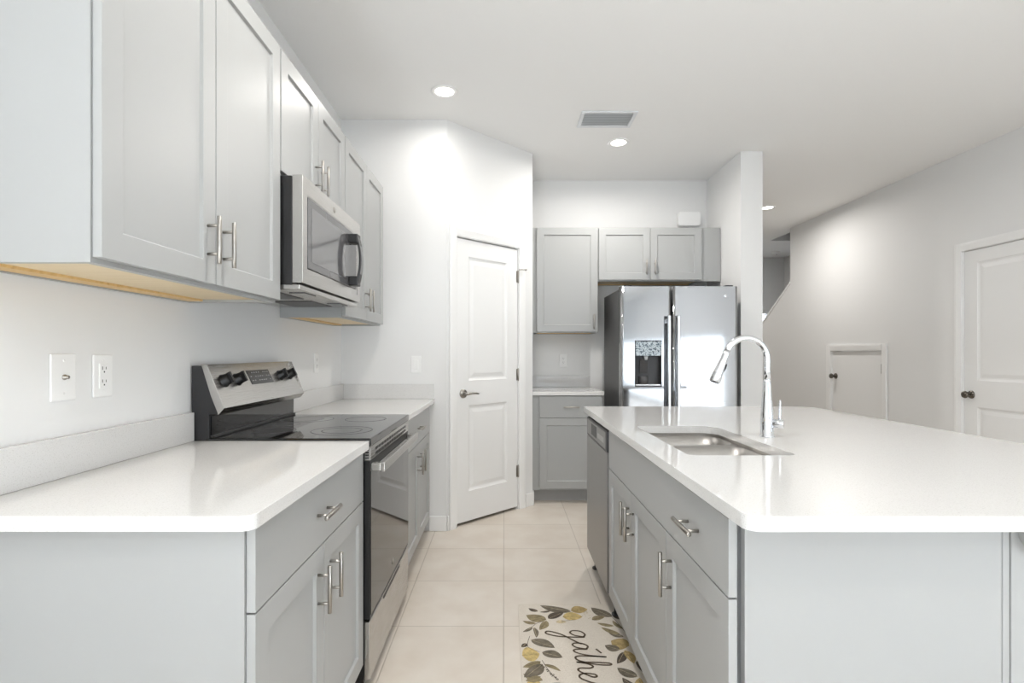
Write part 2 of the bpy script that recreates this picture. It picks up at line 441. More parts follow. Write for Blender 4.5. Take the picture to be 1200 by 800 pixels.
box(bm, RX + 0.12, 4.74, 7.64, 7.74, CEIL + 0.1, 4.6); box(bm, RX + 0.12, 4.74, 5.5, 5.6, CEIL + 0.1, 4.6); box(bm, RX, RX + 0.12, 5.5, 7.74, CEIL + 0.1, 4.6); box(bm, RX, 4.86, 5.5, 7.74, 4.6, 4.7)
struct(obj('wall_stair_shaft', bm, M['wall']), 'walls of the open stair shaft above the ceiling')

# windows
def window(name, loc, rotz, w, h, nv, blind=None, label=None, pane=True, slats=0):
    """local x 0..w, z 0..h, room side is local -y"""
    bm = bmesh.new(); f = 0.05
    box(bm, 0, f, 0, 0.06, 0, h); box(bm, w - f, w, 0, 0.06, 0, h); box(bm, f, w - f, 0, 0.06, 0, f); box(bm, f, w - f, 0, 0.06, h - f, h)
    for k in range(1, nv): box(bm, w * k / nv - f / 2, w * k / nv + f / 2, 0.005, 0.055, f, h - f)
    o = struct(obj(name, bm, M['trim'], None, 0.003, loc=loc, rotz=rotz), label)
    if pane: bx('glass_pane', (f, w - f, 0.028, 0.034, f, h - f), M['pane'], o, 0)
    if slats:
        bm = bmesh.new()
        for k in range(1, slats): box(bm, f, w - f, -0.012, 0.012, h * k / slats - 0.006, h * k / slats + 0.006)
        obj('blind_slats', bm, M['blind'], o)
    if blind:
        bm = bmesh.new(); n = int((h - 0.06) / blind)
        for k in range(n):
            z = 0.03 + k * blind
            prism(bm, [(-0.045, z - 0.010), (-0.005, z + 0.010), (-0.005, z + 0.012), (-0.045, z - 0.008)], 0.02, w - 0.02, 'x')
        obj('blind_slats', bm, M['blind'], o)
    return o


window('window_1', (3.2, YR - 0.02, 0.0), PI, 3.8, 2.25, 4, label='wide glazed doors at the end of the room')
window('window_2', (RX + 0.03, -0.75, 0.08), -PI / 2, 9.35, 1.52, 7, slats=13, label='long low glazing in the side wall')
window('added_window', (WX - 0.03, -4.3, 0.08), PI / 2, 3.4, 2.02, 3, label='added unseen glazed doors in the counter wall, behind the left ceiling fill lamp')  # invented opening, added to go with the left ceiling fill lamp
window('window_3', (3.98, 9.02, 0.9), 0, 0.52, 1.05, 1, blind=0.045, label='small window with white blinds beyond the stairs')
area('daylight_hall_window', (4.24, 9.2, 1.42), (-PI / 2, 0, 0), 0.5, 1.0, 9, (0.9, 0.95, 1.0))

# baseboards and casings
def baseboard(name, dims): return struct(bx(name, dims, M['trim'], None, 0.004))
baseboard('baseboard_pantry_left', (-0.52, -0.40, 3.666, 3.68, 0, 0.105))
bm = bmesh.new(); box(bm, 0.0, 0.014, -0.014, 0, 0, 0.105); box(bm, 0.80, DL, -0.014, 0, 0, 0.105)
struct(obj('baseboard_pantry', bm, M['trim'], None, 0.003, loc=DA, rotz=DR))
bm = bmesh.new()
for a, b in ((-0.7, 3.41), (4.36, 5.135), (6.085, 8.99)): box(bm, RX - 0.014, RX, a, b, 0, 0.105)
struct(obj('baseboard_right', bm, M['trim'], None, 0.004))
baseboard('baseboard_divider', (1.90, 2.07, 4.246, 4.26, 0, 0.105))
baseboard('baseboard_pantry_right', (0.228, 0.242, 4.318, 4.44, 0, 0.105))


def casing(name, loc, rotz, w, h, cw=0.062):
    """flat moulded casing round an opening w x h whose lower corner is the local origin"""
    bm = bmesh.new()
    pr = [(0.0, 0.0), (0.0, -0.011), (0.012, -0.013), (cw - 0.018, -0.018), (cw, -0.016), (cw, 0.0)]
    prism(bm, [(-a, b) for a, b in pr], 0, h + cw, 'z')
    prism(bm, [(w + a, b) for a, b in pr], 0, h + cw, 'z')
    prism(bm, [(b, h + a) for a, b in pr], -0.002, w + 0.002, 'x')
    # jamb liners
    box(bm, -0.002, 0.004, 0, 0.1, 0, h); box(bm, w - 0.004, w + 0.002, 0, 0.1, 0, h); box(bm, 0, w, 0, 0.1, h - 0.004, h + 0.001)
    return struct(obj(name, bm, M['trim'], None, 0.001, loc=loc, rotz=rotz))


casing('trim_1', (DA[0] + 0.085 * math.cos(DR), DA[1] + 0.085 * math.sin(DR), 0), DR, 0.64, 2.055, 0.066)
casing('trim_2', (RX, 4.295, 0), -PI / 2, 0.82, 2.05)
casing('trim_3', (RX, 6.02, 0), -PI / 2, 0.82, 1.255, 0.068)


def hinge(parent, x, z, y, s=1):
    bm = bmesh.new(); cyl(bm, (x, y - 0.006, z - 0.045), 0.006, 0.09, 'z', 12, 0.001)
    for k in (-0.045, 0.045): lathe(bm, [(0, -0.006), (0.004, -0.004), (0.0045, 0.004), (0, 0.006)], (x, y - 0.006, z + k), 'z', 12)
    box(bm, x - 0.018, x + 0.018, y - 0.0015, y + 0.001, z - 0.045, z + 0.045)
    return obj('hinge', bm, M['nickel'], parent)


def room_door(name, loc, rotz, w, h, z0, panels, label, y=0.006, t=0.035):
    bm = bmesh.new()
    if panels: panelled(bm, w, h, t, panels, RAISED, 0, z0, y)
    else: box(bm, 0, w, y, y + t, z0, z0 + h)
    return struct(obj(name, bm, M['door'], None, 0.001, loc=loc, rotz=rotz), label)


dl = (DA[0] + 0.092 * math.cos(DR), DA[1] + 0.092 * math.sin(DR), 0)
d1 = room_door('door_1', dl, DR, 0.626, 2.022, 0.022, [(0.115, 0.511, 0.215, 0.83), (0.115, 0.511, 1.01, 1.90)], 'white two-panel pantry door with a lever handle')
bm = bmesh.new()
lathe(bm, [(0, -0.008), (0.030, -0.006), (0.032, 0.0), (0.032, 0.008)], (0.062, 0.0, 0.94), 'y', 28)
cyl(bm, (0.062, -0.045, 0.94), 0.011, 0.045, 'y', 16)
tube(bm, [(0.054, -0.045, 0.940), (0.075, -0.046, 0.941), (0.11, -0.047, 0.943), (0.145, -0.045, 0.941), (0.172, -0.040, 0.936)], [0.010, 0.010, 0.008, 0.0075, 0.006], 12)
obj('door_handle', bm, M['nickel'], d1)
for z in (0.30, 1.06, 1.83): hinge(d1, 0.630, z, 0.006)
bm = bmesh.new(); tube(bm, [(0.630, -0.004, 1.885), (0.648, -0.022, 1.887), (0.672, -0.040, 1.885)], 0.004, 10); cyl(bm, (0.672, -0.048, 1.885), 0.007, 0.012, 'y', 12)
obj('hinge_stop', bm, M['nickel'], d1)

d2 = room_door('door_2', (RX, 4.289, 0), -PI / 2, 0.808, 2.028, 0.015, [(0.115, 0.693, 0.2, 0.79), (0.115, 0.693, 1.0, 1.93)], 'white two-panel closet door with a round knob', y=0.012)
d3 = room_door('door_3', (RX, 6.014, 0), -PI / 2, 0.808, 1.232, 0.015, None, 'small plain white access door under the stairs', y=0.012)
def knob(parent, x, z, y=0.012):
    bm = bmesh.new()
    lathe(bm, [(0, -0.010), (0.030, -0.008), (0.032, 0.0)], (x, y, z), 'y', 24)
    lathe(bm, [(0.010, -0.008), (0.010, -0.03), (0.024, -0.040), (0.029, -0.052), (0.024, -0.064), (0, -0.068)], (x, y, z), 'y', 24)
    obj('door_knob', bm, M['bronze'], parent)
knob(d2, 0.065, 0.90); knob(d3, 0.062, 0.975)
hinge(d3, 0.806, 1.075, 0.004)

# ------------------------------------------------------------------ left run of cabinets
FX, UX = -0.5226, -0.818                # front plane of the base boxes and of the upper boxes
LB, LU = FX - WX - 0.002, UX - WX - 0.002
base_cabinet('grey base cabinet with one wide drawer over two doors, nearest the camera beside the range', (FX, 1.068, 0), PI / 2, 0.832, LB,
             [(0.006, 0.414, (0.414 - 0.048, 0.590)), (0.418, 0.826, (0.418 + 0.048, 0.590))], [(0.006, 0.826, 0.40)])
base_cabinet('grey base cabinet between the range and the corner by the pantry door', (FX, 2.669, 0), PI / 2, 1.009, LB,
             [(0.006, 0.455, (0.455 - 0.048, 0.590)), (0.459, 0.908, (0.459 + 0.048, 0.590))], [(0.006, 0.908, 0.457)], fill=(0, 0.095))
UZ0, UZ1 = 1.407, 2.325
upper_cabinet('tall grey two-door upper cabinet nearest the camera, before the microwave', (UX, 1.05, 0), PI / 2, 0.848, LU, UZ0, UZ1,
              [(0.004, 0.420, (0.420 - 0.040, 1.532)), (0.424, 0.844, (0.424 + 0.034, 1.532))])
upper_cabinet('short grey two-door upper cabinet directly above the microwave', (UX, 1.900, 0), PI / 2, 0.764, LU, 1.872, UZ1,
              [(0.004, 0.380, (0.380 - 0.034, 1.975)), (0.384, 0.760, (0.384 + 0.034, 1.975))])
upper_cabinet('tall grey two-door upper cabinet beyond the microwave, nearest the pantry', (UX, 2.666, 0), PI / 2, 0.838, LU, UZ0, UZ1,
              [(0.004, 0.417, (0.417 - 0.034, 1.532)), (0.421, 0.834, (0.421 + 0.034, 1.532))])


def counter(label, outline, splashes, holes=(), z0=0.884, z1=0.914):
    bm = bmesh.new(); slab(bm, outline, z0, z1, holes)
    o = tag(obj('countertop', bm, M['quartz'], None, 0.003), label, 'countertop')
    for s in splashes: bx('backsplash', s, M['quartz'], o, 0.0015)
    return o


counter('white quartz countertop with a rounded corner, nearest the camera beside the range', rrect(WX + 0.001, -0.483, 1.020, 1.899, [0, 0.028, 0, 0]),
        [(WX + 0.001, WX + 0.021, 1.020, 1.899, 0.9145, 1.016)])
counter('white quartz countertop between the range and the pantry wall', rrect(WX + 0.001, -0.483, 2.671, 3.678, [0, 0, 0, 0]),
        [(WX + 0.001, WX + 0.021, 2.671, 3.678, 0.9145, 1.016), (WX + 0.0215, -0.488, 3.658, 3.678, 0.9145, 1.016)])


# ------------------------------------------------------------------ range (local x along the run, front faces local -y)
rg = thing('range', 'stainless electric range with black glass cooktop between two grey cabinets', 'stove', (-0.4826, 1.905, 0), PI / 2)
RW = 0.760; RD = 0.6426                       # local depth to the wall
bm = bmesh.new()
box(bm, 0.0, 0.018, 0.022, RD - 0.02, 0.04, 0.893); box(bm, RW - 0.018, RW, 0.022, RD - 0.02, 0.04, 0.893); box(bm, 0.018, RW - 0.018, RD - 0.04, RD - 0.02, 0.04, 0.893); box(bm, 0.018, RW - 0.018, 0.022, RD - 0.02, 0.04, 0.06); box(bm, 0.018, RW - 0.018, 0.040, 0.05, 0.06, 0.89)
obj('body', bm, M['black'], rg)
for x in (0.05, RW - 0.05):
    for y in (0.09, RD - 0.09):
        bm = bmesh.new(); cyl(bm, (x, y, 0), 0.018, 0.04, 'z', 14); obj('foot', bm, M['black'], rg)
ct = bx('cooktop', (-0.001, RW + 0.001, -0.004, RD - 0.055, 0.8935, 0.922), M['glass'], rg, 0.004)
# element rings printed on the glass
bm = bmesh.new()
for cx, cy, r in ((0.20, 0.16, 0.115), (0.20, 0.16, 0.075), (0.56, 0.16, 0.09), (0.20, 0.43, 0.08), (0.56, 0.43, 0.115), (0.56, 0.43, 0.07), (0.38, 0.45, 0.05)):
    lathe(bm, [(r, 0.0), (r, 0.0004), (r + 0.003, 0.0004), (r + 0.003, 0.0)], (cx, cy, 0.922), 'z', 40)
obj('element_rings', bm, M['dgrey'], ct)
# vent strip and handle
vb = bx('vent_strip', (0.004, RW - 0.004, -0.002, 0.021, 0.842, 0.892), M['steel'], rg, 0.001)
bm = bmesh.new()
for k in range(13):
    for zz in (0.850, 0.868): box(bm, 0.08 + k * 0.047, 0.08 + k * 0.047 + 0.036, -0.0028, -0.0018, zz, zz + 0.010)
obj('vent_slots', bm, M['black'], vb)
bm = bmesh.new()
for zz in (0.848, 0.858, 0.868, 0.878): box(bm, 0.0032, 0.0042, 0.004, 0.016, zz, zz + 0.006)
obj('end_slots', bm, M['black'], vb)
dr = bx('oven_door', (0.004, RW - 0.004, 0.0, 0.021, 0.270, 0.840), M['black'], rg, 0.002)
bx('door_glass', (0.008, RW - 0.008, -0.003, -0.0002, 0.285, 0.812), M['glass'], dr, 0.001)
bm = bmesh.new()
box(bm, 0.012, RW - 0.012, -0.052, -0.036, 0.800, 0.834)
for x in (0.014, RW - 0.044): box(bm, x, x + 0.03, -0.037, -0.0002, 0.803, 0.831)
obj('handle', bm, M['steel'], dr, 0.003)
bm = bmesh.new(); lathe(bm, [(0, -0.0012), (0.014, -0.0012), (0.014, 0)], (RW / 2, -0.003, 0.335), 'y', 24)
obj('badge', bm, M['nickel'], dr)
sd = bx('storage_drawer', (0.002, RW - 0.002, 0.0, 0.021, 0.055, 0.262), M['steel'], rg, 0.003)
bx('finger_groove', (0.22, 0.54, -0.0015, -0.0002, 0.246, 0.258), M['black'], sd, 0.0005)
# backguard: black end plates and riser, leaning steel control panel
yb = RD - 0.004
bm = bmesh.new()
prism(bm, [(yb, 0.90), (yb, 1.182), (yb - 0.036, 1.182), (yb - 0.112, 1.030), (yb - 0.092, 1.008), (yb - 0.062, 1.008), (yb - 0.062, 0.923), (yb - 0.05, 0.90)], 0.001, RW - 0.001, 'x')
bgd = obj('backguard', bm, M['range_side'], rg, 0.0015)
bm = bmesh.new()
prism(bm, [(yb - 0.034, 1.1835), (yb - 0.034, 1.1865), (yb - 0.040, 1.1865), (yb - 0.118, 1.030), (yb - 0.096, 1.006), (yb - 0.094, 1.0085), (yb - 0.1135, 1.030), (yb - 0.0375, 1.1835)], -0.001, RW + 0.001, 'x')
for x0, x1 in ((-0.001, 0.002), (RW - 0.002, RW + 0.001)):
    prism(bm, [(yb - 0.036, 1.186), (yb - 0.056, 1.186), (yb - 0.118, 1.030), (yb - 0.097, 1.006), (yb - 0.070, 1.075)], x0 - 0.0005, x1 + 0.0005, 'x')
obj('control_panel', bm, M['steel'], bgd, 0.0008)
# riser glass with its sloping lower trim
bx('riser_glass', (0.012, RW - 0.004, yb - 0.067, yb - 0.0622, 0.928, 1.000), M['glass'], bgd, 0.0005)
bx('riser_trim', (0.010, RW - 0.002, yb - 0.076, yb - 0.0622, 0.9225, 0.932), M['dgrey'], bgd, 0.002)
# frame on the leaning face
a0 = Vector((0, yb - 0.040, 1.1865)); a1 = Vector((0, yb - 0.118, 1.030)); dn = (a1 - a0); SL = dn.length; dn.normalize()
nn = Vector((0, -1, 0)).cross(Vector((1, 0, 0))); nn = Vector((0, dn.z, -dn.y)); nn = nn if nn.y < 0 else -nn
def on_face(bmx):
    """map local (x, out, down) built flat into the leaning face"""
    for v in bmx.verts:
        x, o_, d_ = v.co; q = a0 + dn * d_ + nn * o_; v.co = (x, q.y, q.z)
    bmesh.ops.recalc_face_normals(bmx, faces=bmx.faces[:])
bm = bmesh.new(); box(bm, 0.285, 0.485, 0.0002, 0.002, 0.035, 0.098); on_face(bm); dsp = obj('display', bm, M['display'], bgd, 0.0005)
bm = bmesh.new()
for i in range(9):
    for j in range(3):
        if (i * 7 + j * 3) % 5: box(bm, 0.298 + i * 0.0205, 0.298 + i * 0.0205 + 0.009, 0.0021, 0.0024, 0.044 + j * 0.018, 0.0475 + j * 0.018)
on_face(bm); obj('button_print', bm, M['print'], dsp)
for x in (0.085, 0.185, 0.585, 0.685):
    bm = bmesh.new(); lathe(bm, [(0, 0.026), (0.019, 0.026), (0.021, 0.023), (0.023, 0.004), (0.026, 0.002), (0.026, 0.0002)], (x, 0, 0.070), 'y', 24)
    box(bm, x - 0.006, x + 0.006, 0.024, 0.036, 0.049, 0.091); on_face(bm)
    k = obj('knob', bm, M['black'], bgd)

# ------------------------------------------------------------------ microwave
mw = thing('microwave', 'stainless over-the-range microwave mounted under the short upper cabinet', 'microwave', (-0.722, 1.904, 1.452), PI / 2)
MW, MD, MH = 0.756, 0.404, 0.416
bx('body', (0.003, MW - 0.003, 0.040, MD, 0.022, MH - 0.002), M['black'], mw, 0.003)
bm = bmesh.new(); panelled(bm, MW, MH - 0.028, 0.038, [(0.045, 0.69, 0.055, 0.325)], [(0.003, 0.003)], 0, 0.028, 0.0)
md = obj('door', bm, M['steel'], mw, 0.003)
bx('window_frame', (0.050, 0.685, -0.0005, 0.0028, 0.088, 0.348), M['mw_frame'], md, 0.0012)
bx('window_glass', (0.085, 0.505, -0.0018, -0.0006, 0.115, 0.318), M['mw_glass'], md, 0.0006)
bm = bmesh.new(); lathe(bm, [(0, -0.0015), (0.011, -0.0015), (0.013, -0.0008), (0.013, 0.0)], (0.355, -0.0002, 0.384), 'y', 20); obj('badge', bm, M['nickel'], md)
bx('door_seam', (0.700, 0.7025, -0.0008, 0.0, 0.06, 0.36), M['slot'], md, 0)
# bowed handle: black inner, bright face
hx = 0.565
def bow(bm, x0, x1, off, th, zs0, zs1, amp, n=12):
    ring = []
    for k in range(n + 1):
        s = k / n; z = zs0 + (zs1 - zs0) * s; b = off + amp * (1 - (2 * s - 1) ** 2)
        ring.append([bm.verts.new(q) for q in ((x0, -b, z), (x1, -b, z), (x1, -b + th, z), (x0, -b + th, z))])
    fs = [bm.faces.new(ring[0][::-1]), bm.faces.new(ring[-1])]
    for a, b in zip(ring, ring[1:]):
        for k in range(4): fs.append(bm.faces.new((a[k], a[(k + 1) % 4], b[(k + 1) % 4], b[k])))
    bmesh.ops.recalc_face_normals(bm, faces=fs)
bm = bmesh.new(); bow(bm, hx - 0.004, hx + 0.046, 0.040, 0.010, 0.098, 0.322, 0.016)
for z in (0.090, 0.286): box(bm, hx - 0.006, hx + 0.048, -0.042, -0.0005, z, z + 0.044)
hd = obj('handle', bm, M['black'], md, 0.004)
bm = bmesh.new(); bow(bm, hx + 0.004, hx + 0.038, 0.0415, 0.002, 0.112, 0.308, 0.0162); obj('handle_face', bm, M['mw_frame'], hd, 0.001)
# underside with filters and lamp cover
un = bx('underside', (0.005, MW - 0.005, 0.012, MD - 0.004, 0.004, 0.024), M['steel'], mw, 0.004)
bm = bmesh.new()
bm.free()
for x in (0.06, 0.42): bx('grease_filter', (x, x + 0.27, 0.12, 0.30, 0.001, 0.0045), M['dgrey'], un, 0.001)
for x in (0.10, 0.53): bx('lamp_cover', (x, x + 0.12, 0.03, 0.09, 0.001, 0.0045), M['mw_frame'], un, 0.001)

# ------------------------------------------------------------------ wall plates
def plate(name, label, cat, loc, rotz, w, h, kind, group=None):
    t = thing(name, label, cat, loc, rotz, group)
    bx('cover_plate', (-w / 2, w / 2, -0.006, -0.0003, -h / 2, h / 2), M['plate'], t, 0.003)
    if kind == 'outlet':
        f = bx('receptacle', (-0.0165, 0.0165, -0.0085, -0.0055, -0.034, 0.034), M['plate'], t, 0.001)
        bm = bmesh.new()
        for dz in (-0.018, 0.018):
            box(bm, -0.0075, -0.0055, -0.0089, -0.0084, dz - 0.001, dz + 0.008); box(bm, 0.0055, 0.0075, -0.0089, -0.0084, dz, dz + 0.007)
            cyl(bm, (0, -0.0089, dz - 0.007), 0.0024, 0.0005, 'y', 10)
        obj('slots', bm, M['slot'], f)
    elif kind == 'switch':
        bx('rocker', (-0.0165, 0.0165, -0.0095, -0.0055, -0.033, 0.033), M['plate'], t, 0.002)
    else:
        bm = bmesh.new(); lathe(bm, [(0.007, 0.0), (0.007, -0.003), (0.0045, -0.004), (0.0045, -0.012), (0, -0.012)], (0, -0.006, 0.0), 'y', 16); obj('cable_socket', bm, M['nickel'], t)
    bm = bmesh.new()
    bm.free()
    for dz in (-0.042, 0.042):
        bm = bmesh.new(); lathe(bm, [(0, -0.0008), (0.0028, -0.0006), (0.003, 0)], (0, -0.006, dz), 'y', 10); obj('screw', bm, M['plate'], t)
    return t
G = 'white wall plates above the counters'
plate('cable_plate', 'white wall plate with a single round socket, above the near counter', 'wall plate', (WX, 1.355, 1.166), PI / 2, 0.078, 0.120, 'cable', G)
plate('power_outlet', 'white power outlet above the near counter beside the round-socket plate', 'outlet', (WX, 1.488, 1.164), PI / 2, 0.072, 0.118, 'outlet', G)
plate('power_outlet', 'white power outlet on the wall just past the range', 'outlet', (WX, 3.18, 1.170), PI / 2, 0.072, 0.118, 'outlet', G)
plate('light_switch', 'white light switch on the short wall beside the pantry door', 'switch', (-0.611, 3.68, 1.150), 0, 0.072, 0.118, 'switch', G)
plate('power_outlet', 'white power outlet above the back counter beside the refrigerator', 'outlet', (0.552, YB, 1.160), 0, 0.072, 0.118, 'outlet', G)

# ------------------------------------------------------------------ back run
BY = 4.366                                 # front plane of the back base box
bt = thing('base_cabinet', 'grey base cabinet with one drawer and one door at the back by the refrigerator', 'cabinet', (0.2285, BY, 0), 0)
BWD = 0.575
carcass(bt, BWD, YB - BY - 0.002, 0.105, 0.883, fill=(0.055, 0), rails=[(0.68, 0.72)])
bx('toe_kick', (0, BWD, 0.075, 0.09, 0, 0.105), M['kick'], bt, 0.001)
bx('bottom_panel', (0.075, BWD - 0.02, 0.019, 0.58, 0.105, 0.12), M['cab_in'], bt, 0)
drawer(bt, 0.060, BWD - 0.006, 0.702, 0.876, 0.318)
shaker_door(bt, 0.060, BWD - 0.006, 0.122, 0.698, (0.525, 0.60))
counter('white quartz countertop at the back beside the refrigerator', rrect(0.229, 0.815, 4.330, YB - 0.001, 0), [(0.229, 0.800, YB - 0.021, YB - 0.001, 0.9145, 1.016)])
UB = 4.650
upper_cabinet('tall grey single-door upper cabinet at the back above the small counter', (0.2285, UB, 0), 0, 0.589, YB - UB - 0.002, UZ0, UZ1,
              [(0.055, 0.584, (0.55, 1.50))], fill=(0.048, 0))
upper_cabinet('wide short grey two-door upper cabinet above the refrigerator', (0.8185, UB, 0), 0, 1.070, YB - UB - 0.002, 1.858, UZ1,
              [(0.006, 0.451, (0.451 - 0.036, 1.975)), (0.455, 0.900, (0.455 + 0.036, 1.975))], fill=(0, 0.165))
ch = thing('door_chime', 'small white rounded chime box on the wall above the refrigerator cabinet', 'chime box', (1.72, YB, 2.478), 0)
bm = bmesh.new(); o = rrect(-0.105, 0.105, -0.066, 0.066, 0.022); prism(bm, o, -0.045, -0.0005, 'y'); obj('cover', bm, M['plate'], ch, 0.006, 3)
bx('backplate', (-0.095, 0.095, -0.006, -0.0003, -0.070, 0.056), M['plate'], ch, 0.001)

# refrigerator
fr = thing('refrigerator', 'stainless side-by-side refrigerator with an ice and water dispenser', 'refrigerator', (0.905, 4.130, 0), 0)
FW, FH = 0.912, 1.748
bx('body', (0.006, FW - 0.006, 0.078, 0.72, 0.02, FH - 0.012), M['fridge_side'], fr, 0.004)
bx('base_grille', (0.01, FW - 0.01, 0.04, 0.078, 0.015, 0.085), M['dgrey'], fr, 0.003)
for x in (0.06, FW - 0.06):
    for y in (0.12, 0.62):
        bm = bmesh.new(); cyl(bm, (x, y, 0), 0.02, 0.022, 'z', 14); obj('foot', bm, M['black'], fr)
DX0, DX1, DZ0, DZ1 = 0.108, 0.318, 0.968, 1.328
def fridge_door(x0, x1, hole=None):
    """front rounded towards its vertical edges"""
    bm = bmesh.new(); z0, z1 = 0.095, FH; R = 0.022
    prof = [(x0, 0.066), (x0, R)]
    for k in range(1, 7):
        t = PI / 2 * k / 6; prof.append((x0 + R * (1 - math.cos(t)), R * (1 - math.sin(t))))
    mid = []
    if hole: mid = [(hole[0], 0.0), (hole[1], 0.0)]
    right = []
    for k in range(0, 7):
        t = PI / 2 * (1 - k / 6); right.append((x1 - R * (1 - math.cos(t)), R * (1 - math.sin(t))))
    prof += mid + right + [(x1, 0.066)]
    zs = [z0, z1] if not hole else [z0, hole[2], hole[3], z1]
    V = [[bm.verts.new((x, y, z)) for x, y in prof] for z in zs]
    n = len(prof)
    for j in range(len(zs) - 1):
        for i in range(n):
            i2 = (i + 1) % n
            if hole and j == 1 and abs(prof[i][0] - hole[0]) < 1e-6 and abs(prof[i2][0] - hole[1]) < 1e-6: continue
            f = bm.faces.new((V[j][i], V[j][i2], V[j + 1][i2], V[j + 1][i])); f.smooth = abs(prof[i][0] - prof[i2][0]) < 0.02 and i < n - 1
    bm.faces.new(V[0][::-1]); bm.faces.new(V[-1])
    if hole:
        i = next(k for k in range(n) if abs(prof[k][0] - hole[0]) < 1e-6); a, b, c, d = V[1][i], V[1][i + 1], V[2][i + 1], V[2][i]
        back = [bm.verts.new((v.co.x, 0.058, v.co.z)) for v in (a, b, c, d)]
        L = [a, b, c, d]
        for k in range(4): bm.faces.new((L[k], L[(k + 1) % 4], back[(k + 1) % 4], back[k]))
        bm.faces.new(back)
    bmesh.ops.recalc_face_normals(bm, faces=bm.faces[:])
    return obj('door', bm, M['steel_h'], fr)
ld = fridge_door(0.0, 0.394, (DX0, DX1, DZ0, DZ1)); rd = fridge_door(0.400, FW)
def fridge_handle(d, x):
    bm = bmesh.new(); box(bm, x - 0.013, x + 0.013, -0.058, -0.036, 0.40, 1.520)
    for z in (0.43, 1.46): box(bm, x - 0.011, x + 0.011, -0.037, 0.002, z, z + 0.035)
    obj('handle', bm, M['steel_v'], d, 0.006, 3)
fridge_handle(ld, 0.362); fridge_handle(rd, 0.434)
bm = bmesh.new(); x0, x1, z0, z1 = DX0 + 0.0005, DX1 - 0.0005, DZ0 + 0.0005, DZ1 - 0.0005
# liner of the recess: frame, back, floor
box(bm, x0, x0 + 0.006, -0.003, 0.056, z0, z1); box(bm, x1 - 0.006, x1, -0.003, 0.056, z0, z1); box(bm, x0 + 0.006, x1 - 0.006, -0.003, 0.056, z0, z0 + 0.008); box(bm, x0 + 0.006, x1 - 0.006, -0.003, 0.056, z1 - 0.006, z1); box(bm, x0 + 0.006, x1 - 0.006, 0.050, 0.057, z0, z1)
dsn = obj('dispenser', bm, M['dgrey'], ld, 0.0015)
bx('control_film', (x0 + 0.0065, x1 - 0.0065, -0.004, 0.012, 1.208, z1 - 0.0065), M['film'], dsn, 0.003)
bm = bmesh.new(); prism(bm, [(0.020, 1.185), (0.028, 1.185), (0.046, 1.07), (0.038, 1.07)], x0 + 0.045, x0 + 0.108, 'x'); obj('paddle', bm, M['display'], dsn, 0.002)
bm = bmesh.new(); lathe(bm, [(0, 0), (0.011, 0), (0.015, 0.02), (0.017, 0.032), (0, 0.032)], (x0 + 0.093, 0.024, 1.176), 'z', 18); obj('spout', bm, M['vent'], dsn)
bx('drip_tray', (x0 + 0.0065, x1 - 0.0065, 0.0, 0.0495, z0 + 0.0085, z0 + 0.018), M['steel'], dsn, 0.001)
bm = bmesh.new(); cyl(bm, (x0 + 0.075, 0.036, z0 + 0.019), 0.038, 0.06, 'z', 24); obj('tray_cup', bm, M['mw_frame'], dsn)
bm = bmesh.new(); lathe(bm, [(0, -0.0012), (0.013, -0.0012), (0.014, -0.0006), (0.014, 0)], (0.815, -0.0001, 1.672), 'y', 20); obj('badge', bm, M['steel_v'], rd)
for x in (0.03, FW - 0.09): bx('hinge_cover', (x, x + 0.06, 0.02, 0.13, FH + 0.0005 - 0.012, FH + 0.012), M['dgrey'], fr, 0.004)

# ------------------------------------------------------------------ island
IX = 0.501                                # front plane of the island boxes (they face -x)
it = thing('island_cabinet', 'long grey island base cabinet with three doors under one wide drawer front', 'cabinet', (IX, 2.450, 0), -PI / 2)
IW = 1.310                                # local x runs towards the camera: 0 at y=2.450, IW at y=1.140
carcass(it, IW - 0.030, 0.555, 0.105, 0.883, rails=[(0.68, 0.72)])
bx('bottom_panel', (0.018, IW - 0.048, 0.019, 0.543, 0.105, 0.12), M['cab_in'], it, 0)
bx('toe_kick', (0, IW - 0.018, 0.075, 0.09, 0, 0.105), M['kick'], it, 0.001)
bx('mullion', (0.845, 0.895, 0.0002, 0.0188, 0.143, 0.68), M['cab'], it, 0)
drawer(it, 0.003, IW - 0.001, 0.702, 0.872, 1.095, name='drawer_front')
shaker_door(it, 0.003, 0.432, 0.117, 0.698, (0.432 - 0.034, 0.590))
shaker_door(it, 0.436, 0.868, 0.117, 0.698, (0.436 + 0.034, 0.590))
shaker_door(it, 0.872, IW - 0.001, 0.117, 0.698, (0.872 + 0.045, 0.590))
bx('end_panel', (IW - 0.016, IW + 0.006, 0.012, 0.560, 0.0, 0.883), M['cab'], it, 0.001)
bx('filler_strip', (IW - 0.02, IW + 0.000, 0.567, 0.583, 0.0, 0.883), M['cab'], it, 0.002)

dw = thing('dishwasher', 'stainless dishwasher with a dark control strip at the far end of the island', 'dishwasher', (IX, 3.056, 0), -PI / 2)
bx('tub', (0.006, 0.594, 0.004, 0.57, 0.11, 0.868), M['dgrey'], dw, 0.002)
dd = bx('door', (0.004, 0.596, -0.026, 0.0035, 0.115, 0.765), M['steel_dw'], dw, 0.004)
cp = bx('control_strip', (0.004, 0.596, -0.026, 0.0035, 0.7665, 0.866), M['dgrey'], dw, 0.004)
bx('steel_fascia', (0.03, 0.57, -0.0285, -0.0262, 0.777, 0.857), M['steel_dw'], cp, 0.001)
bx('pocket_handle', (0.17, 0.33, -0.0296, -0.0287, 0.790, 0.848), M['black'], cp, 0.0005)
bm = bmesh.new()
for k in range(6): box(bm, 0.37 + k * 0.028, 0.385 + k * 0.028, -0.0294, -0.0286, 0.800, 0.826)
obj('buttons', bm, M['print'], cp, 0.0003)
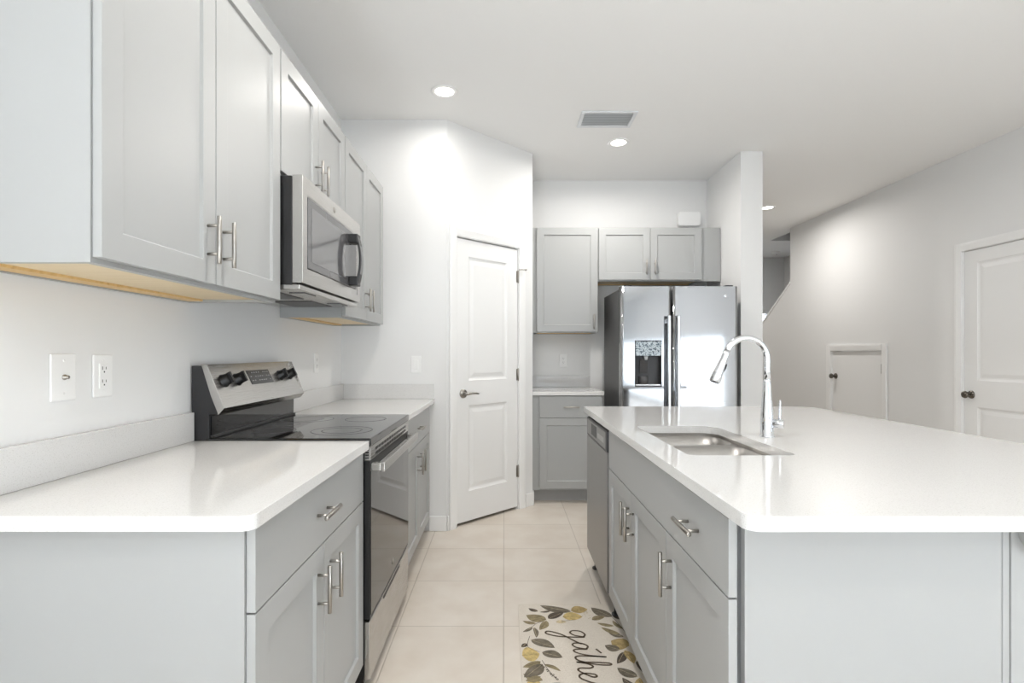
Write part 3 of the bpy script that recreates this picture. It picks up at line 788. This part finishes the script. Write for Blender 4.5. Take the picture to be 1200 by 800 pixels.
bx('toe_panel', (0.006, 0.594, 0.045, 0.055, 0.02, 0.11), M['black'], dw, 0.001)
for x in (0.03, 0.57):
    for y in (0.02, 0.5):
        bm = bmesh.new(); cyl(bm, (x, y, 0.0), 0.02, 0.012, 'z', 14, 0.002); cyl(bm, (x, y, 0.012), 0.008, 0.1, 'z', 12); obj('foot', bm, M['dgrey'], dw)
ep = thing('end_panel_board', 'grey panel closing the far end of the island beside the dishwasher', 'panel', (IX, 3.080, 0), -PI / 2)
bm = bmesh.new(); prism(bm, [(-0.018, 0.115), (0.07, 0.115), (0.07, 0.0), (0.583, 0.0), (0.583, 0.883), (-0.018, 0.883)], 0.002, 0.020, 'x'); obj('board', bm, M['cab'], ep, 0.001)
bx('edge_strip', (-0.0005, 0.0015, -0.018, 0.02, 0.115, 0.883), M['cab'], ep, 0.0002)
# knee wall behind the cabinets
bm = bmesh.new()
prism(bm, [(1.087, 1.140), (1.215, 1.140), (1.215, 3.08), (1.087, 3.08)], 0, 0.883, 'z')
struct(obj('wall_island', bm, M['cab'], None, 0.002), 'low grey wall carrying the seating side of the island')
baseboard('baseboard_island', (1.2155, 1.229, 1.140, 3.08, 0, 0.105))
bk = thing('counter_bracket', 'grey curved bracket under the island overhang at its near end', 'bracket', (1.090, 1.139, 0.883), 0)
bm = bmesh.new()
pr = [(0.0, 0.0), (0.122, 0.0), (0.122, -0.12)]
for k in range(7):
    t = PI / 2 * k / 6; pr.append((0.035 * (1 - math.sin(t)) + 0.0 , -0.12 + 0.08 * (1 - math.cos(t))))
pr = [(0.005, 0.0), (0.122, 0.0), (0.122, -0.10)] + [(0.115 - 0.105 * math.sin(PI / 2 * k / 8), -0.10 + 0.06 * (1 - math.cos(PI / 2 * k / 8))) for k in range(9)]
prism(bm, pr, -0.03, -0.0005, 'y'); obj('bracket_body', bm, M['cab'], bk, 0.002)

SX0, SX1, SY0, SY1 = 0.566, 0.902, 1.630, 2.290
hole = rrect(SX0, SX1, SY0, SY1, [0.03, 0.03, 0.075, 0.03], 8)
ic = counter('large white quartz island countertop with an undermount sink cutout', rrect(0.466, 1.795, 1.020, 3.140, [0.030, 0.030, 0.11, 0.012], 8), [], [hole[::-1]])

# sink: rim, divider and two bowls hung under the counter
sk = thing('sink', 'undermount double-bowl stainless sink set in the island countertop', 'sink', (0, 0, 0), 0)
e = 0.004; rim = rrect(SX0 - e, SX1 + e, SY0 - e, SY1 + e, [0.034, 0.034, 0.079, 0.034], 8)
out = rrect(SX0 - 0.022, SX1 + 0.022, SY0 - 0.022, SY1 + 0.022, 0.04, 8)
YD = 2.050
b1 = rrect(SX0 + 0.001, SX1 - 0.001, SY0 + 0.001, YD - 0.019, [0.05, 0.05, 0.05, 0.05], 8)
b2 = rrect(SX0 + 0.001, SX1 - 0.001, YD + 0.019, SY1 - 0.001, [0.05, 0.05, 0.078, 0.05], 8)
bm = bmesh.new()
slab(bm, out, 0.8815, 0.8832, [rim[::-1]])
obj('rim', bm, M['sink'], sk)
bm = bmesh.new()
big = rrect(SX0 - e, SX1 + e, SY0 - e, SY1 + e, [0.034, 0.034, 0.079, 0.034], 8)
slab(bm, big, 0.868, 0.8705, [b1[::-1], b2[::-1]])
L0 = [bm.verts.new((x, y, 0.8705)) for x, y in big]; L1 = [bm.verts.new((x, y, 0.8816)) for x, y in big]
for i in range(len(big)): bm.faces.new((L0[i], L0[(i + 1) % len(big)], L1[(i + 1) % len(big)], L1[i])).smooth = True
obj('divider', bm, M['sink'], sk)
for b in (b1, b2):
    bm = bmesh.new(); cx = sum(q[0] for q in b) / len(b); cy = sum(q[1] for q in b) / len(b); n = len(b); rings = []
    for s, z in ((1.0, 0.8700), (0.985, 0.80), (0.965, 0.70), (0.93, 0.674), (0.86, 0.664), (0.12, 0.660)):
        rings.append([bm.verts.new((cx + (x - cx) * s, cy + (y - cy) * s, z)) for x, y in b])
    for A, B in zip(rings, rings[1:]):
        for i in range(n): bm.faces.new((A[i], A[(i + 1) % n], B[(i + 1) % n], B[i])).smooth = True
    bm.faces.new(rings[-1]); bmesh.ops.recalc_face_normals(bm, faces=bm.faces[:])
    bw = obj('bowl', bm, M['sink'], sk)
    so = bw.modifiers.new('thickness', 'SOLIDIFY'); so.thickness = 0.0012; so.offset = 0
    bm = bmesh.new(); lathe(bm, [(0.045, 0.0), (0.045, 0.003), (0.036, 0.004), (0.03, 0.0015), (0, 0.001)], (cx, cy, 0.6625), 'z', 28); obj('drain', bm, M['chrome'], bw)

# faucet
fx, fy, fz = 0.984, 1.99, 0.9142
fa = thing('faucet', 'tall chrome gooseneck kitchen faucet with a pull-down spray head on the island', 'faucet', (fx, fy, fz), 0)
bm = bmesh.new()
lathe(bm, [(0, 0), (0.027, 0), (0.027, 0.004), (0.023, 0.007), (0.0225, 0.085), (0.021, 0.098), (0.0165, 0.16), (0.0135, 0.205), (0.0125, 0.215), (0, 0.215)], (0, 0, 0), 'z', 32)
obj('base', bm, M['chrome'], fa)
R = 0.078; cxx = -R; zc = 0.292
pts = [(0, 0, 0.20), (0, 0, 0.25)]
for k in range(0, 25):
    t = math.radians(158) * k / 24; pts.append((cxx + R * math.cos(t), 0, zc + R * math.sin(t)))
bm = bmesh.new(); tube(bm, pts, 0.0118, 20); obj('spout', bm, M['chrome'], fa)
e0 = Vector(pts[-1]); t = math.radians(158); dv = Vector((-math.sin(t), 0, math.cos(t)))
dv = Vector((-0.38, 0, -0.925)).normalized()
bm = bmesh.new(); tube(bm, [e0, e0 + dv * 0.012, e0 + dv * 0.020, e0 + dv * 0.03, e0 + dv * 0.085, e0 + dv * 0.118, e0 + dv * 0.125], [0.0122, 0.0135, 0.0135, 0.013, 0.0185, 0.0215, 0.0195], 24)
sh = obj('spray_head', bm, M['chrome'], fa)
bm = bmesh.new(); tube(bm, [e0 + dv * 0.1252, e0 + dv * 0.127], [0.017, 0.0165], 20); obj('spray_face', bm, M['rubber'], sh)
bm = bmesh.new(); q = e0 + dv * 0.075 + Vector((0.0175, -0.004, 0.006)); tube(bm, [q - dv * 0.016, q, q + dv * 0.016], [0.004, 0.006, 0.004], 10); obj('spray_button', bm, M['rubber'], sh)
bm = bmesh.new()
dvec = Vector((0.80, -0.60, 0)).normalized()
tube(bm, [dvec * 0.012 + Vector((0, 0, 0.052)), dvec * 0.052 + Vector((0, 0, 0.052)), dvec * 0.056 + Vector((0, 0, 0.052))], [0.0165, 0.0165, 0.0145], 24)
q = dvec * 0.042
tube(bm, [(q.x, q.y, 0.060), (q.x, q.y, 0.075), (q.x + 0.002, q.y, 0.135), (q.x + 0.002, q.y, 0.140)], [0.0055, 0.005, 0.0038, 0.002], 12)
obj('lever', bm, M['chrome'], fa)

# ------------------------------------------------------------------ rug with printed wreath and word
def px2floor(zx, zy):
    px, py = 590 + zx / 6.316, 690 + zy / 6.316
    d = 1.2265 * 623 / (py - 414); return Vector(((px - 591) * d / 623, d))
RX0, RX1, RY0, RY1 = 0.066, 0.545, 1.500, 2.590
MATS = ['rug', 'ink', 'leaf_grey', 'leaf_dark', 'leaf_olive', 'lemon', 'gold', 'tan']
bm = bmesh.new(); prism(bm, rrect(RX0, RX1, RY0, RY1, 0.012), 0.0005, 0.007, 'z', 0)
ZT = 0.0073
layer = [0]
def leaf(base, tip, w, m, vein=True):
    if not all(RX0 + 0.004 < q.x < RX1 - 0.004 and RY0 + 0.004 < q.y < RY1 - 0.004 for q in (base, tip)):
        for q in (base, tip): q.x = min(max(q.x, RX0 + 0.006), RX1 - 0.006)
    layer[0] += 1; z = ZT + (layer[0] % 12) * 0.00004
    d = tip - base; L = d.length
    if L < 1e-4: return
    d.normalize(); n = Vector((-d.y, d.x)); N = 9; up = []; dn_ = []
    for k in range(N + 1):
        s = k / N; hw = w / 2 * (math.sin(PI * s ** 0.85) ** 0.8 if 0 < s < 1 else 0)
        c = base + d * (L * s) + n * (0.06 * L * math.sin(PI * s))
        up.append(c + n * hw); dn_.append(c - n * hw)
    loop = up + dn_[-2:0:-1]
    loop = [Vector((min(max(q.x, RX0 + 0.003), RX1 - 0.003), q.y)) for q in loop]
    f = bm.faces.new([bm.verts.new((q.x, q.y, z)) for q in loop]); f.normal_update()
    if f.normal.z < 0: f.normal_flip()
    f.material_index = MATS.index(m)
    if vein: stroke([base, base + d * (0.85 * L) + n * (0.02 * L)], 0.0012, 'tan' if m in ('leaf_dark', 'leaf_grey') else 'leaf_dark', z + 0.00003)
def stroke(P, w, m, z=ZT + 0.0007):
    L, R_ = [], []
    for i, q in enumerate(P):
        t = (P[min(i + 1, len(P) - 1)] - P[max(i - 1, 0)]); t = t.normalized() if t.length > 0 else Vector((1, 0)); n = Vector((-t.y, t.x)) * w / 2
        L.append(bm.verts.new((q.x + n.x, q.y + n.y, z))); R_.append(bm.verts.new((q.x - n.x, q.y - n.y, z)))
    for i in range(len(P) - 1):
        f = bm.faces.new((R_[i], R_[i + 1], L[i + 1], L[i])); f.normal_update(); f.material_index = MATS.index(m)
        if f.normal.z < 0: f.normal_flip()
def smooth(P, n=6):
    out_ = []
    for i in range(len(P) - 1):
        p0, p1, p2, p3 = P[max(i - 1, 0)], P[i], P[i + 1], P[min(i + 2, len(P) - 1)]
        for k in range(n):
            t = k / n; out_.append(0.5 * ((2 * p1) + (-p0 + p2) * t + (2 * p0 - 5 * p1 + 4 * p2 - p3) * t * t + (-p0 + 3 * p1 - 3 * p2 + p3) * t ** 3))
    return out_ + [P[-1]]
LV = [((500, 178), (270, 132), 50, 'leaf_grey'), ((255, 177), (186, 153), 24, 'leaf_dark'), ((350, 172), (268, 182), 14, 'leaf_dark'), ((318, 240), (168, 205), 62, 'leaf_olive'),
      ((332, 232), (445, 184), 46, 'leaf_dark'), ((500, 172), (622, 160), 58, 'gold'), ((438, 216), (585, 216), 64, 'lemon'), ((805, 217), (648, 148), 60, 'leaf_grey'),
      ((655, 240), (752, 214), 34, 'leaf_olive'), ((388, 256), (466, 256), 26, 'tan'), ((885, 240), (818, 175), 58, 'leaf_dark'),
      ((240, 268), (142, 248), 24, 'leaf_olive'), ((215, 294), (142, 330), 20, 'leaf_grey'), ((226, 296), (244, 372), 34, 'leaf_grey'), ((318, 246), (268, 315), 46, 'leaf_olive'),
      ((203, 388), (380, 448), 58, 'leaf_grey'), ((168, 414), (103, 444), 26, 'leaf_dark'), ((112, 506), (268, 492), 100, 'lemon'), ((285, 480), (438, 520), 56, 'leaf_grey'),
      ((275, 548), (138, 592), 40, 'leaf_olive'), ((288, 568), (152, 668), 72, 'leaf_grey'), ((300, 570), (424, 622), 24, 'leaf_olive'), ((275, 662), (165, 694), 40, 'leaf_olive'),
      ((818, 286), (692, 262), 24, 'leaf_olive'), ((862, 346), (722, 294), 30, 'leaf_olive'), ((890, 366), (778, 334), 30, 'leaf_grey'), ((884, 308), (806, 244), 28, 'leaf_olive'),
      ((930, 432), (795, 396), 92, 'gold'), ((862, 462), (750, 430), 52, 'leaf_grey'), ((892, 478), (842, 566), 46, 'leaf_dark'), ((898, 466), (966, 566), 62, 'gold'),
      ((992, 664), (842, 596), 60, 'leaf_grey'), ((985, 545), (1045, 640), 52, 'leaf_dark'), ((950, 380), (985, 470), 30, 'leaf_olive')]
def LVS():
    for b, t_, w, m in LV:
        B, T_ = px2floor(*b), px2floor(*t_); sc = px2floor((b[0] + t_[0]) / 2, (b[1] + t_[1]) / 2).y / 623 / 6.316
        dd_ = T_ - B; foreshort = 1.0 + 0.9 * abs(dd_.x) / max(dd_.length, 1e-6)
        yield B, T_, w * sc * min(foreshort, 1.9), m
YM = 2.045
for B, T_, w, m in LVS():
    leaf(B.copy(), T_.copy(), w, m)
    if min(B.y, T_.y) > YM + 0.02: leaf(Vector((B.x, 2 * YM - B.y)), Vector((T_.x, 2 * YM - T_.y)), w, m)
for P in ([(300, 250), (250, 265), (200, 300)], [(195, 360), (180, 440), (270, 480)], [(285, 540), (330, 610), (400, 690)], [(700, 160), (800, 215), (900, 330)], [(900, 330), (960, 420), (1000, 540)], [(320, 172), (440, 178)], [(430, 250), (520, 240)]):
    stroke(smooth([px2floor(*q) for q in P]), 0.0022, 'leaf_dark')
for k in range(14):
    a = px2floor(290 + k * 8 + random.uniform(-8, 8), 585 + k * 7 + random.uniform(-6, 6)); stroke([a, a + Vector((0.006 * (1 if k % 2 else -1), -0.004))], 0.004, 'leaf_dark')
for k in range(26):
    a = px2floor(610 + random.uniform(-28, 34), 195 + random.uniform(-30, 40)); stroke([a, a + Vector((0.003, 0.001))], 0.003, 'gold')
obj_rug = obj('woven_pad', bm, [M[k] for k in MATS])
rug = thing('kitchen_rug', 'cream kitchen mat printed with lemons, leaves and the script word gather', 'rug', (0, 0, 0), 0)
obj_rug.parent = rug
# the word, reading towards the camera
bm = bmesh.new()
MATS2 = MATS
def uv(u, v): return Vector((0.283 + v, 2.342 - u))
W = [[(0.055, 0.058), (0.035, 0.066), (0.010, 0.050), (0.004, 0.018), (0.020, 0.004), (0.042, 0.020), (0.056, 0.060), (0.058, 0.030), (0.050, -0.050), (0.030, -0.098), (0.012, -0.100), (0.010, -0.080), (0.040, -0.030), (0.085, 0.012), (0.112, 0.042)],
     [(0.148, 0.056), (0.128, 0.064), (0.108, 0.044), (0.104, 0.014), (0.118, 0.002), (0.138, 0.018), (0.150, 0.058), (0.150, 0.020), (0.158, 0.002), (0.176, 0.012), (0.196, 0.060), (0.206, 0.125)],
     [(0.206, 0.128), (0.200, 0.060), (0.200, 0.016), (0.212, 0.002), (0.232, 0.014), (0.256, 0.070), (0.262, 0.128), (0.250, 0.132), (0.244, 0.080), (0.242, 0.002)],
     [(0.242, 0.004), (0.254, 0.044), (0.270, 0.062), (0.282, 0.050), (0.282, 0.012), (0.296, 0.002), (0.318, 0.022), (0.338, 0.050), (0.336, 0.066), (0.322, 0.060), (0.316, 0.026), (0.326, 0.004), (0.346, 0.004), (0.370, 0.036), (0.384, 0.070)],
     [(0.384, 0.070), (0.384, 0.052), (0.402, 0.052), (0.404, 0.040), (0.400, 0.012), (0.412, 0.002), (0.440, 0.020)],
     [(0.148, 0.095), (0.180, 0.112)]]
for P in W: stroke(smooth([uv(*q) for q in P], 8), 0.0085, 'ink', ZT + 0.0009)
obj('lettering', bm, [M[k] for k in MATS], rug)

# ------------------------------------------------------------------ ceiling fittings
def downlight(x, y, label, k=1.0):
    t = thing('recessed_light', label, 'ceiling light', (x, y, CEIL), 0, 'round recessed ceiling lights')
    bm = bmesh.new(); lathe(bm, [(0.058, 0.0), (0.058, -0.004), (0.078, -0.006), (0.084, -0.003), (0.084, -0.0003)], (0, 0, 0), 'z', 36); obj('trim_ring', bm, M['trim'], t)
    bm = bmesh.new(); lathe(bm, [(0, -0.0035), (0.0575, -0.0035), (0.0575, -0.0005)], (0, 0, 0), 'z', 32); obj('lens', bm, M['lens'], t)
    l = bpy.data.lights.new('lamp', 'AREA'); l.shape = 'DISK'; l.size = 0.11; l.spread = math.radians(172); l.energy = LAMP_W * k; l.color = (1.0, 0.965, 0.925)
    lo = bpy.data.objects.new('lamp', l); C.objects.link(lo); lo.parent = t; lo.location = (0, 0, -0.012)
downlight(-0.370, 3.285, 'round recessed ceiling light in front of the pantry', 0.42)
downlight(0.877, 4.080, 'round recessed ceiling light just beyond the air vent', 1.35)
downlight(2.92, 5.90, 'round recessed ceiling light in the hall past the wing wall', 1.5)
for x, y, lb in ((0.2, -2.2, 'added unseen fill light behind the kitchen, nearest the counter wall'), (2.2, -2.2, 'added unseen fill light behind the kitchen, nearest the low glazing'), (0.2, -5.2, 'added unseen fill light farther behind the kitchen, on the counter side'), (2.2, -5.2, 'added unseen fill light farther behind the kitchen, on the low-glazing side'), (0.5, -0.4, 'added unseen fill light just behind the near ends of the counters'), (2.92, 8.1, 'added unseen fill light at the far end of the hall'), (-0.1, 1.55, 'round recessed ceiling light over the aisle before the range'), (2.8, 2.15, 'added unseen fill light over the seating side of the island')):  # all but the aisle light are unseen fill downlights added for brightness
    downlight(x, y, lb, {2.15: 0.55, 1.55: 1.5}.get(y, 1.0))

vt = thing('air_vent', 'white rectangular louvred air vent in the ceiling', 'vent', (0.706, 3.670, CEIL), 0)
bm = bmesh.new(); a, b, f = 0.19, 0.125, 0.026
box(bm, -a, a, -b, -b + f, -0.010, -0.0005); box(bm, -a, a, b - f, b, -0.010, -0.0005); box(bm, -a, -a + f, -b + f, b - f, -0.010, -0.0005); box(bm, a - f, a, -b + f, b - f, -0.010, -0.0005)
obj('frame', bm, M['vent'], vt, 0.003)
bm = bmesh.new()
for k in range(7):
    y = -b + f + 0.003 + k * 0.0285
    prism(bm, [(y, -0.0115), (y + 0.003, -0.0125), (y + 0.018, -0.006), (y + 0.016, -0.004)], -a + f, a - f, 'x')
obj('louvres', bm, M['vent'], vt)
bx('duct_back', (-a + f, a - f, -b + f, b - f, -0.0012, -0.0004), M['vent_back'], vt, 0)

sm = thing('smoke_detector', 'small white round detector on the hall ceiling beyond the stair opening', 'smoke detector', (4.32, 8.47, CEIL), 0)
bm = bmesh.new(); lathe(bm, [(0, -0.040), (0.045, -0.038), (0.058, -0.028), (0.062, -0.008), (0.066, -0.0005)], (0, 0, 0), 'z', 28); obj('cover', bm, M['plate'], sm)
bm = bmesh.new(); lathe(bm, [(0, -0.0425), (0.008, -0.042), (0.009, -0.0385)], (0.02, 0, 0), 'z', 14); obj('test_button', bm, M['slot'], sm)
